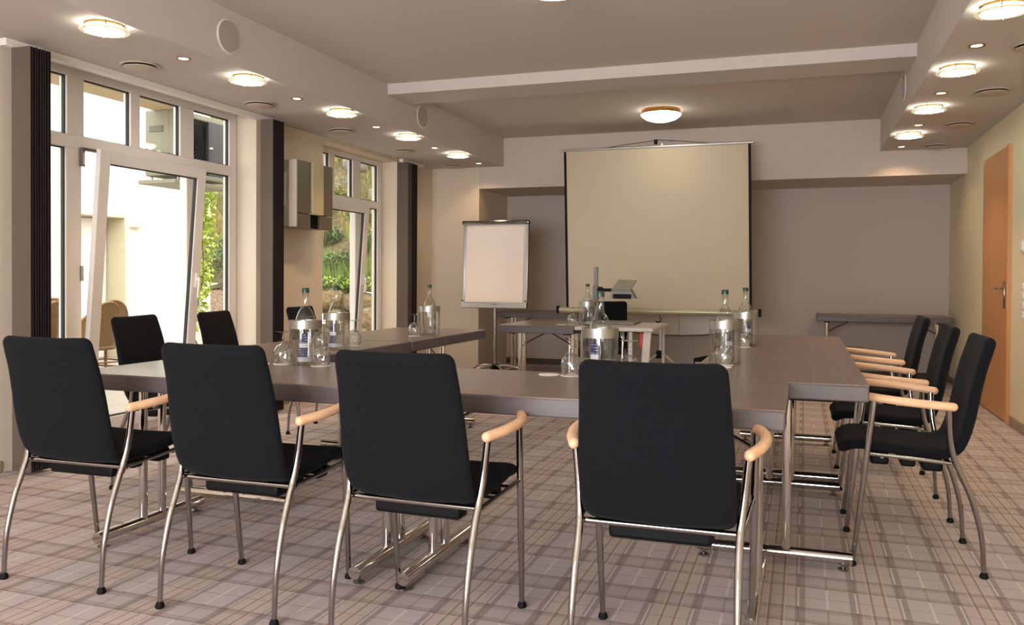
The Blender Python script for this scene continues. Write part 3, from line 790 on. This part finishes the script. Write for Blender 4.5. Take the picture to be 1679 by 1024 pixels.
def make_glass():
    t = thing('wine_glass', 'x', 'glass')      # upside down: rim on the table
    out = [(.0350, .0), (.0385, .014), (.0415, .032), (.0415, .050), (.036, .070), (.024, .084), (.010, .091), (.0045, .098), (.0040, .135), (.007, .141), (.034, .1455), (.035, .147), (0, .1475)]
    inn = [(0, .0875), (.012, .0855), (.023, .0815), (.0345, .069), (.0399, .050), (.0399, .032), (.0369, .014), (.0336, .0), (.0350, .0)]
    MB().lathe(inn[:-1]+out, 32).obj('bowl_and_stem', M_thin, t, 60)
    return t
bt, co, gl_ = make_bottle(), make_cooler(), make_glass()
used = {}
def put(proto, x, y, z, lab, group, rz=0.0):
    o = proto if proto.name not in used else copy_tree(proto)
    used[proto.name] = 1
    o.location = (x, y, z); o.rotation_euler = (0, 0, rz); o['label'] = lab; o['group'] = group
    return o
coaster_me = MB().lathe([(0, 0), (.043, 0), (.0435, .0012), (.043, .0024), (0, .0024)], 32).mesh('coaster', M_coaster, 40)
def coaster(x, y, z, lab):
    o = bpy.data.objects.new('coaster', coaster_me); C.objects.link(o); o.location = (x, y, z)
    tag(o, lab, 'coaster', 'round white paper coasters')
TZ = .7402
sets = [(-2.145, 3.33, .94, 'front table left half'), (-2.425, 4.07, .63, 'near window side table'), (-2.43, 5.30, 3.0, 'far window side table'),
        (-1.69, 6.82, 3.1, 'white media desk'), (-.765, 3.30, .25, 'front table right half'), (-.352, 4.135, 3.3, 'near right wing table'), (-.325, 5.22, 3.4, 'far right wing table')]
for x, y, rz, where in sets:
    z = TZ if 'desk' not in where else .7422
    put(co, x, y, z, 'clear bottle cooler with silver rim on the %s' % where, 'clear bottle coolers')
    put(bt, x, y, z, 'green capped water bottle in the cooler on the %s' % where, 'water bottles in coolers', rz)
gls = [(-2.235, 3.285, 'upturned wine glass left of the cooler on the front table left half'), (-2.03, 3.275, 'upturned wine glass right of the cooler on the front table left half'),
       (-2.545, 4.10, 'upturned wine glass left of the cooler on the near window side table'), (-2.44, 4.29, 'upturned wine glass behind the cooler on the near window side table'),
       (-2.475, 5.16, 'upturned wine glass before the cooler on the far window side table'), (-1.86, 6.97, 'upturned wine glass on the dark presenter table'),
       (-.893, 3.33, 'upturned wine glass left of the blue labelled bottle, front table'), (-.655, 3.34, 'upturned wine glass right of the blue labelled bottle, front table'),
       (-.344, 4.005, 'upturned wine glass in front of the near right wing cooler'), (-.325, 5.09, 'upturned wine glass in front of the far right wing cooler')]
for x, y, lab in gls:
    put(gl_, x, y, TZ+.0026, lab, 'upturned wine glasses')
    coaster(x, y, TZ, 'white coaster under the '+lab.replace('upturned ', ''))
coaster(-2.325, 3.24, TZ, 'spare white coaster at the left on the front table left half')
coaster(-.985, 3.325, TZ, 'spare white coaster left of the blue labelled bottle, front table')
coaster(-.341, 3.895, TZ, 'spare white coaster nearest the camera on the right wing')
coaster(-1.945, 6.93, TZ, 'spare white coaster on the dark presenter table')

# ------------------------------------------------------------------ outside
M_render_w = plain('white_house_render', lin(244, 240, 228), .9, bump=(60, .1), vary=.02)
M_jamb = plain('cream_jamb', lin(196, 184, 156), .8)
M_patio = plain('pale_patio_stone', lin(150, 140, 129), .8, bump=(40, .2), vary=.08)
M_joint = plain('patio_joint', lin(140, 130, 120), .9)
M_eave = plain('beige_eave', lin(196, 178, 146), .8)
GZ = -.08
pf = MB().box(-14, -4.6, -4, 14, GZ-.12, GZ-.02).obj('patio_floor', M_joint, None, 0); struct(pf)
slab_me = MB().rbox(-.297, .297, -.147, .147, -.03, 0, .004, 1).mesh('paving_slab', M_patio, 30)
k = 0
for i in range(9):
    for j in range(26):
        inst('paving_slab', slab_me, pf, (-4.99-.6*i+(.3 if j % 2 else 0)-.2, 4.3+.3*j, GZ))
eave = MB().box(-5.9, -5.35, 0, 6.65, 2.72, 2.86).box(-6.3, -5.5, 6.65, 9.5, 3.4, 3.52).box(-5.9, -5.35, 6.55, 6.65, 2.72, 3.5).obj('eave', M_eave, None, 0); struct(eave)
bd = thing('white_house', 'white rendered house wall across the patio with recessed door', 'building', (-9.5, 8, GZ))
hw_ = MB()
hw_.box(-.4, 0, -9, .95, 0, 6.5); hw_.box(-.4, 0, 1.95, 3.85, 0, 6.5); hw_.box(-.4, 0, .95, 1.95, 2.08, 6.5); hw_.box(-1.2, -.4, -9, 3.85, 0, 6.5)
hw_.obj('wall', M_render_w, bd, 0)
jm = MB().box(-.32, .004, 1.94, 1.975, 0, 2.10); jm.box(-.32, .004, .92, 1.94, 2.065, 2.10); jm.obj('jamb', M_jamb, bd, 0)
MB().rbox(-.36, -.32, .95, 1.92, 0, 2.05, .01).obj('door', M_white_pl, bd, 30)
MB().rbox(0, .14, 2.02, 2.22, 1.93, 1.955, .004).obj('ledge', M_jamb, bd, 30)
t = thing('outdoor_air_unit', 'pale outdoor air unit with dark fan front hanging outside the left window', 'air conditioner', (-6.0, 6.53, 2.09))
M_unit = plain('pale_unit_casing', lin(132, 128, 110), .5)
m = MB().rbox(0, .30, 0, .80, 0, .64, .02); m.rbox(.28, .35, 0, .06, 0, .64, .012); m.rbox(.28, .35, .76, .80, 0, .64, .012); m.rbox(.28, .35, .03, .78, .585, .64, .012); m.rbox(.28, .35, .03, .78, 0, .05, .012)
m.obj('casing', M_unit, t, 30)
MB().box(.295, .31, .05, .50, .045, .59).obj('fan_chamber', M_black, t, 0)
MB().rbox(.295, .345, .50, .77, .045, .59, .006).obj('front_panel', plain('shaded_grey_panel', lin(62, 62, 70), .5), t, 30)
m = MB()
for k in range(6): m.tube([(.335, .275+(.03+.032*k)*math.cos(a*PI/12), .317+(.03+.032*k)*math.sin(a*PI/12)) for a in range(25)], .0025, 5)
m.obj('fan_grille', M_gasket, t, 60)
m = MB()
for k in range(4):
    a = k*PI/2+.3; m.box(.312, .318, -.05, .05, .0, .19, Matrix.Translation((0, .275, .317)) @ Matrix.Rotation(a, 4, 'X'))
m.obj('fan_blade', M_black, t, 0)
MB().rbox(.06, .22, -.006, .004, .42, .48, .002).obj('name_plate', plain('grey_plate', lin(96, 88, 78), .4), t, 30)
MB().rbox(.2, .30, -.03, .01, .04, .22, .012).obj('valve_cover', M_unit, t, 30)
m = MB().tube(smooth_path([(.10, -.03, .05), (.14, -.05, .16), (.22, -.06, .22), (.30, -.05, .16)], 5), .012, 8); m.obj('pipe', M_white_pl, t, 60)
MB().rbox(-.06, .38, -.02, .82, -.075, -.035, .006).obj('drip_tray', M_unit, t, 30)
for yy in (.075, .725):
    for xx in (.02, .33): MB().cyl((xx, yy, -.04), (xx, yy, (2.72 if yy < .1 else 3.4)-2.09), .010, 8).obj('hanger_rod', M_steel, t, 40)

def leaf_cloud(n, fn, size, seed=1, name='leaf'):
    rnd = random.Random(seed); m = MB()
    for i in range(n):
        p = Vector(fn(rnd)); s = size*rnd.uniform(.6, 1.3)
        q = Matrix.Rotation(rnd.uniform(0, 6.28), 3, 'Z') @ Matrix.Rotation(rnd.uniform(-1.2, 1.2), 3, 'X')
        pts = [(0, -s, 0), (s*.55, -s*.1, s*.12), (0, s, 0), (-s*.55, -s*.1, s*.12)]
        m.mi = 0 if rnd.random() < .6 else 1
        m.add([p+q @ Vector(a) for a in pts], [(0, 1, 2), (0, 2, 3)])
    return m
def green(name, a, b): 
    q = plain(name, lin(*a), .6, vary=.25, scale=5); return q
G1, G2 = green('yellow_green_leaf', (150, 168, 52), 0), green('bright_leaf', (186, 196, 84), 0)
G3, G4 = green('deep_leaf', (62, 88, 36), 0), green('mid_leaf', (98, 122, 50), 0)
D1, D2 = green('dry_grass', (150, 128, 68), 0), green('olive_grass', (116, 110, 54), 0)
R1_ = green('autumn_leaf', (190, 96, 52), 0)
M_bark = plain('brown_stem', lin(112, 84, 56), .8)
def plant(name, lab, cat, loc, n, fn, size, mats, seed, stems):
    t = thing(name, lab, cat, loc)
    f = leaf_cloud(n, fn, size, seed).obj('foliage', mats, t, 0, merge=False); f['kind'] = 'stuff'
    m = MB()
    for s in stems: m.tube(smooth_path(s, 4), .012, 6)
    m.obj('stem', M_bark, t, 60); return t
def ivy(r):
    z = r.random()**.8*2.35; c = .24-.32*max(0, 1-z/.95)+.06*math.sin(z*6); wd = .10+.12*abs(math.sin(z*2.3+.6))
    return (r.uniform(.02, .16), c+r.gauss(0, wd*.6), z)
plant('climbing_vine', 'yellow green climbing vine on the white house corner', 'plant', (-9.46, 11.35, .2), 900, ivy, .055, [G1, G2], 3,
      [[(.03, -.1, -.2), (.04, .1, .5), (.04, .22, 1.0), (.04, .2, 1.6), (.04, .26, 2.3)], [(.03, .1, -.2), (.04, -.25, .3), (.04, -.1, .8)]])
def ball(rx, ry, rz):
    def f(r):
        v = Vector((r.gauss(0, 1), r.gauss(0, 1), r.gauss(0, 1))).normalized()*(r.random()**.4)
        return (v.x*rx, v.y*ry, v.z*rz+rz)
    return f
# terrace: mulch bed, boulder wall, slope
M_mulch = NT('bark_mulch'); _v = M_mulch.coord()
M_mulch.link(M_mulch.ramp(M_mulch.noise(_v, 26, 5), [(.35, lin(70, 50, 38)), (.55, lin(120, 90, 68)), (.72, lin(196, 170, 140))]), M_mulch.p.inputs['Base Color'])
M_mulch.p.inputs['Roughness'].default_value = .9; M_mulch.bump(M_mulch.noise(_v, 30, 4), 1, .03); M_mulch = M_mulch.mat
bed = thing('mulch_bed', 'sloping bark mulch bed with pale stone kerb beside the white house', 'planter', (-9.2, 12.2, GZ))
MB().add([(-.3+0, -.35, .36), (.7, -.35, .30), (.7, 1.2, .95), (-2.2, 1.2, 1.0), (-2.2, -.3, .40), (-.3, -.35, 0), (.7, -.35, 0), (.7, 1.2, 0), (-2.2, 1.2, 0), (-2.2, -.3, 0)],
   [(0,1,2,3,4),(9,8,7,6,5),(0,5,6,1),(1,6,7,2),(2,7,8,3),(3,8,9,4),(4,9,5,0)]).obj('mulch', M_mulch, bed, 0)
M_kerb = plain('pale_kerb_stone', lin(214, 200, 176), .8, bump=(20, .4))
kerb_me = MB().rbox(-.24, .24, -.09, .09, 0, .40, .02, 2).mesh('kerb_stone', M_kerb, 30)
for i in range(6): inst('kerb_stone', kerb_me, bed, (-2.0+.49*i, -.46, 0), (0, 0, random.uniform(-.03, .03)), (1, 1, random.uniform(.9, 1.05)))
for i in range(5): inst('kerb_stone', kerb_me, bed, (-1.6+.49*i, 1.28, .66), (0, 0, random.uniform(-.03, .03)), (1, 1, 1.05))
def boulder_mesh(seed):
    bm = bmesh.new(); bmesh.ops.create_icosphere(bm, subdivisions=3, radius=1)
    for v in bm.verts:
        p = v.co*1.1+Vector((seed*7.3, 0, 0)); v.co *= 1+.28*noise.noise(p)+.1*noise.noise(p*3)
        v.co = Vector([max(-.8, min(.8, c)) for c in v.co])
    me = bpy.data.meshes.new('boulder'); bm.to_mesh(me); bm.free()
    me.polygons.foreach_set('use_smooth', [True]*len(me.polygons)); me.set_sharp_from_angle(angle=math.radians(35)); return me
M_boulder = NT('sandstone'); _v = M_boulder.coord()
M_boulder.link(M_boulder.ramp(M_boulder.noise(_v, 4.5, 7, .7), [(.3, lin(92, 74, 48)), (.5, lin(158, 132, 90)), (.7, lin(186, 166, 128))]), M_boulder.p.inputs['Base Color'])
M_boulder.p.inputs['Roughness'].default_value = .9; M_boulder.bump(M_boulder.noise(_v, 7, 7, .7), 1, .12); M_boulder = M_boulder.mat
bms = [boulder_mesh(i) for i in range(5)]
for q in bms: q.materials.append(M_boulder)
wl = thing('boulder_wall', 'dry sandstone boulder wall below the slope outside the second window', 'wall', (-8.0, 13.0, GZ))
rnd = random.Random(11)
for row in range(3):
    for i in range(7):
        inst('boulder', bms[rnd.randrange(5)], wl, (.05+.62*i+.3*(row % 2)+rnd.uniform(-.06, .06), .12*row+rnd.uniform(-.05, .05), .18+.29*row), (rnd.uniform(-.3, .3), rnd.uniform(-.3, .3), rnd.uniform(0, 3)), (rnd.uniform(.36, .44), rnd.uniform(.3, .36), rnd.uniform(.20, .26)))
M_hill = NT('dry_hillside'); _v = M_hill.coord()
_a = M_hill.ramp(M_hill.noise(_v, 1.8, 8, .75), [(.3, lin(84, 90, 42)), (.46, lin(122, 106, 58)), (.58, lin(156, 136, 90)), (.72, lin(140, 132, 120))])
_b = M_hill.noise(_v, 13, 6, .75)
_a = M_hill.mix(M_hill.math('MULTIPLY', M_hill.ramp(_b, [(.42, (1, 1, 1, 1)), (.6, (0, 0, 0, 1))]), .75), _a, lin(58, 56, 34))
M_hill.link(_a, M_hill.p.inputs['Base Color']); M_hill.p.inputs['Roughness'].default_value = .95; M_hill.bump(M_hill.noise(_v, 6, 8, .75), 1, .22); M_hill = M_hill.mat
hv, hf = [], []; nx, ny = 60, 44
def hz_(x, y): return .85+(y-13.3)*.95+.45*noise.noise(Vector((x*.35, y*.35, 0)))*min(1, (y-13.2))+.16*noise.noise(Vector((x*1.3, y*1.3, 3)))
for j in range(ny+1):
    for i in range(nx+1):
        x = -26+26*i/nx; y = 13.3+12*j/ny; hv.append((x, y, hz_(x, y)))
hf = [(j*(nx+1)+i, j*(nx+1)+i+1, (j+1)*(nx+1)+i+1, (j+1)*(nx+1)+i) for j in range(ny) for i in range(nx)]
hill = MB().add(hv, hf).obj('hillside', M_hill, None, 60); struct(hill)
def tuft_pts():
    rnd = random.Random(5); m = MB()
    for i in range(42000):
        x = rnd.uniform(-14, -5.5); y = 13.4+rnd.random()**1.3*5.5; z = hz_(x, y)
        if noise.noise(Vector((x*.8, y*.8, 9))) < -.15: continue
        h = rnd.uniform(.07, .22); a = rnd.uniform(0, 6.28); c, s = math.cos(a)*.011, math.sin(a)*.011; l = rnd.uniform(-.1, .1); k = rnd.uniform(-.1, .1)
        low = rnd.random() < max(0, (14.7-y)/1.1); h *= 1.5 if low else 1
        m.mi = (2 if rnd.random() < .6 else 3) if low else (0 if noise.noise(Vector((x*.6, y*.6, 2))) > -.05 else 1)
        m.add([(x-c, y-s, z-.03), (x+c, y+s, z-.03), (x+l, y+k, z+h)], [(0, 1, 2)])
    return m
gr = tuft_pts().obj('dry_grass', [D1, D2, G4, green('young_grass', (128, 140, 56), 0)], None, 0, merge=False); tag(gr, 'ochre and green grass covering the rocky slope', 'grass', None, 'stuff')
shr = [(-7.75, 13.30, .84, .80, .28, .16, 'bright green flat juniper on top of the boulder wall', [G4, G1]), (-8.75, 13.5, .75, .5, .3, .30, 'dark green shrub at the left end above the boulders', [G3, G4]),
       (-7.0, 13.7, .9, .45, .3, .30, 'olive green bush at the right end above the boulders', [G4, D2]), (-8.1, 13.85, 1.1, .55, .28, .26, 'dark green bush behind the flat juniper', [G3, G4]),
       (-7.65, 14.25, 1.55, .42, .28, .24, 'small green bush with dry tips halfway up the slope', [G4, D2]), (-8.75, 14.35, 1.6, .34, .28, .26, 'green bush halfway up the slope at left', [G3, G4]),
       (-8.3, 14.9, 2.15, .36, .25, .18, 'low olive tuft bush high on the slope', [D2, G4]), (-9.35, 15.4, 2.6, .4, .3, .22, 'green tuft bush high on the slope at left', [G4, D1]),
       (-10.5, 13.8, 1.05, .7, .4, .42, 'deep green bush behind the mulch bed kerb', [G3, G4]), (-9.65, 13.8, 1.0, .5, .35, .36, 'green bush behind the mulch bed beside the boulders', [G3, G4])]
for i, (x, y, z, rx, ry, rz_, lab, mats) in enumerate(shr):
    plant('shrub', lab, 'shrub', (x, y, z), 1800, ball(rx, ry, rz_), .032, mats, 20+i, [[(0, 0, -.2), (.05, 0, rz_), (.1, .05, rz_*1.5)], [(0, 0, -.2), (-.05, .03, rz_), (-.12, 0, rz_*1.4)]])
M_rock = plain('grey_rock', lin(112, 104, 92), .95, bump=(5, .8, .05), vary=.35, scale=3)
rock_me = [boulder_mesh(i+7) for i in range(4)]
for q in rock_me: q.materials.append(M_rock)
for i, (x, y, s) in enumerate(((-9.15, 16.2, .34), (-8.3, 15.6, .26))):
    o = bpy.data.objects.new('rock', rock_me[i]); C.objects.link(o); o.location = (x, y, hz_(x, y)); o.scale = (s, s*.7, s*.6); o.rotation_euler = (.2, .1, i)
    tag(o, ['grey rock left of centre high on the dry slope', 'small rock on the dry slope above the bushes'][i], 'rock', 'rocks on the slope')

# rattan terrace furniture
M_rattan = NT('woven_rattan'); _v = M_rattan.coord('Object', (1, 1, 1))
_w = M_rattan.node('ShaderNodeTexChecker'); _w.inputs['Scale'].default_value = 70; M_rattan.link(_v, _w.inputs[0])
M_rattan.link(M_rattan.mix(_w.outputs[1], lin(128, 96, 54), lin(96, 68, 36)), M_rattan.p.inputs['Base Color']); M_rattan.bump(_w.outputs[1], .6, .006); M_rattan.p.inputs['Roughness'].default_value = .6; M_rattan = M_rattan.mat
M_cane = plain('rattan_cane', lin(124, 88, 48), .5)
def rattan_chair():
    t = thing('rattan_armchair', 'x', 'chair')
    # wrapped back: a curved sheet, higher behind, facing +y
    vs, fs = [], []; n = 20
    for i in range(n+1):
        a = PI+PI*i/n; h = .60+.32*math.sin(PI*i/n)**1.5; fl = 1.08
        for r, z in ((.25, .40), (.27, .5), (.285*fl, h), (.265*fl, h), (.25, .5), (.23, .40)):
            vs.append((r*math.cos(a), r*math.sin(a)*.95, z))
    for i in range(n):
        for k in range(6): fs.append((i*6+k, (i+1)*6+k, (i+1)*6+(k+1) % 6, i*6+(k+1) % 6))
    fs += [tuple(range(6)), tuple(n*6+k for k in range(5, -1, -1))]
    MB().add(vs, fs).obj('woven_back', M_rattan, t, 50)
    rim = [(.275*1.08*math.cos(PI+PI*i/n), .275*1.08*.95*math.sin(PI+PI*i/n), .60+.32*math.sin(PI*i/n)**1.5) for i in range(n+1)]
    MB().tube(rim, .017, 8).obj('rim', M_cane, t, 60)
    MB().lathe([(0, .40), (.25, .40), (.262, .42), (.25, .445), (0, .45)], 24).obj('seat', M_rattan, t, 40)
    for x, y in ((-.2, -.2), (.2, -.2), (-.2, .2), (.2, .2)):
        MB().tube([(x*1.15, y*1.25, 0), (x, y, .41)], .018, 8).obj('leg', M_cane, t, 60)
    for a, b in (((-.21, -.22), (.21, -.22)), ((-.21, .22), (.21, .22)), ((-.21, -.22), (-.21, .22)), ((.21, -.22), (.21, .22))):
        MB().cyl((a[0], a[1], .2), (b[0], b[1], .2), .011, 6).obj('stretcher', M_cane, t, 60)
    return t
rc = rattan_chair()
for i, (x, y, rz, lab) in enumerate(((-7.44, 7.28, 1.55, 'rattan terrace armchair nearest the tilted glass door'), (-7.88, 7.86, 1.35, 'rattan terrace armchair behind the nearest one'), (-8.05, 7.05, 1.9, 'rattan terrace armchair seen through the gap of the sash'), (-8.65, 7.95, -2.2, 'rattan terrace armchair at far left by the leafy planter'))):
    o = rc if i == 0 else copy_tree(rc)
    o.location = (x, y, GZ); o.rotation_euler = (0, 0, rz); o['label'] = lab; o['group'] = 'rattan terrace chairs'
t = thing('rattan_table', 'round rattan terrace table at the far left window edge', 'table', (-8.62, 7.1, GZ))
MB().lathe([(0, .53), (.36, .53), (.38, .545), (.36, .56), (0, .56)], 32).obj('table_top', M_rattan, t, 40)
for a in range(4): MB().tube([(.28*math.cos(a*PI/2+.4), .28*math.sin(a*PI/2+.4), 0), (.22*math.cos(a*PI/2+.4), .22*math.sin(a*PI/2+.4), .53)], .016, 8).obj('leg', M_cane, t, 60)
t = thing('stone_planter', 'pale stone planter trough along the white house wall', 'planter', (-9.3, 7.55, GZ))
MB().rbox(-.19, .25, -.9, .9, 0, .5, .02).obj('trough', M_kerb, t, 30)
MB().box(-.2, .2, -.85, .85, .495, .52).obj('soil', M_mulch, t, 0)
plant('leafy_plant', 'leafy green plant growing in the stone planter', 'plant', (-9.2, 7.75, .42), 900, ball(.2, .6, .26), .06, [G3, G4], 55, [[(0, 0, 0), (.05, .1, .3)], [(0, .2, 0), (0, .3, .3)]])
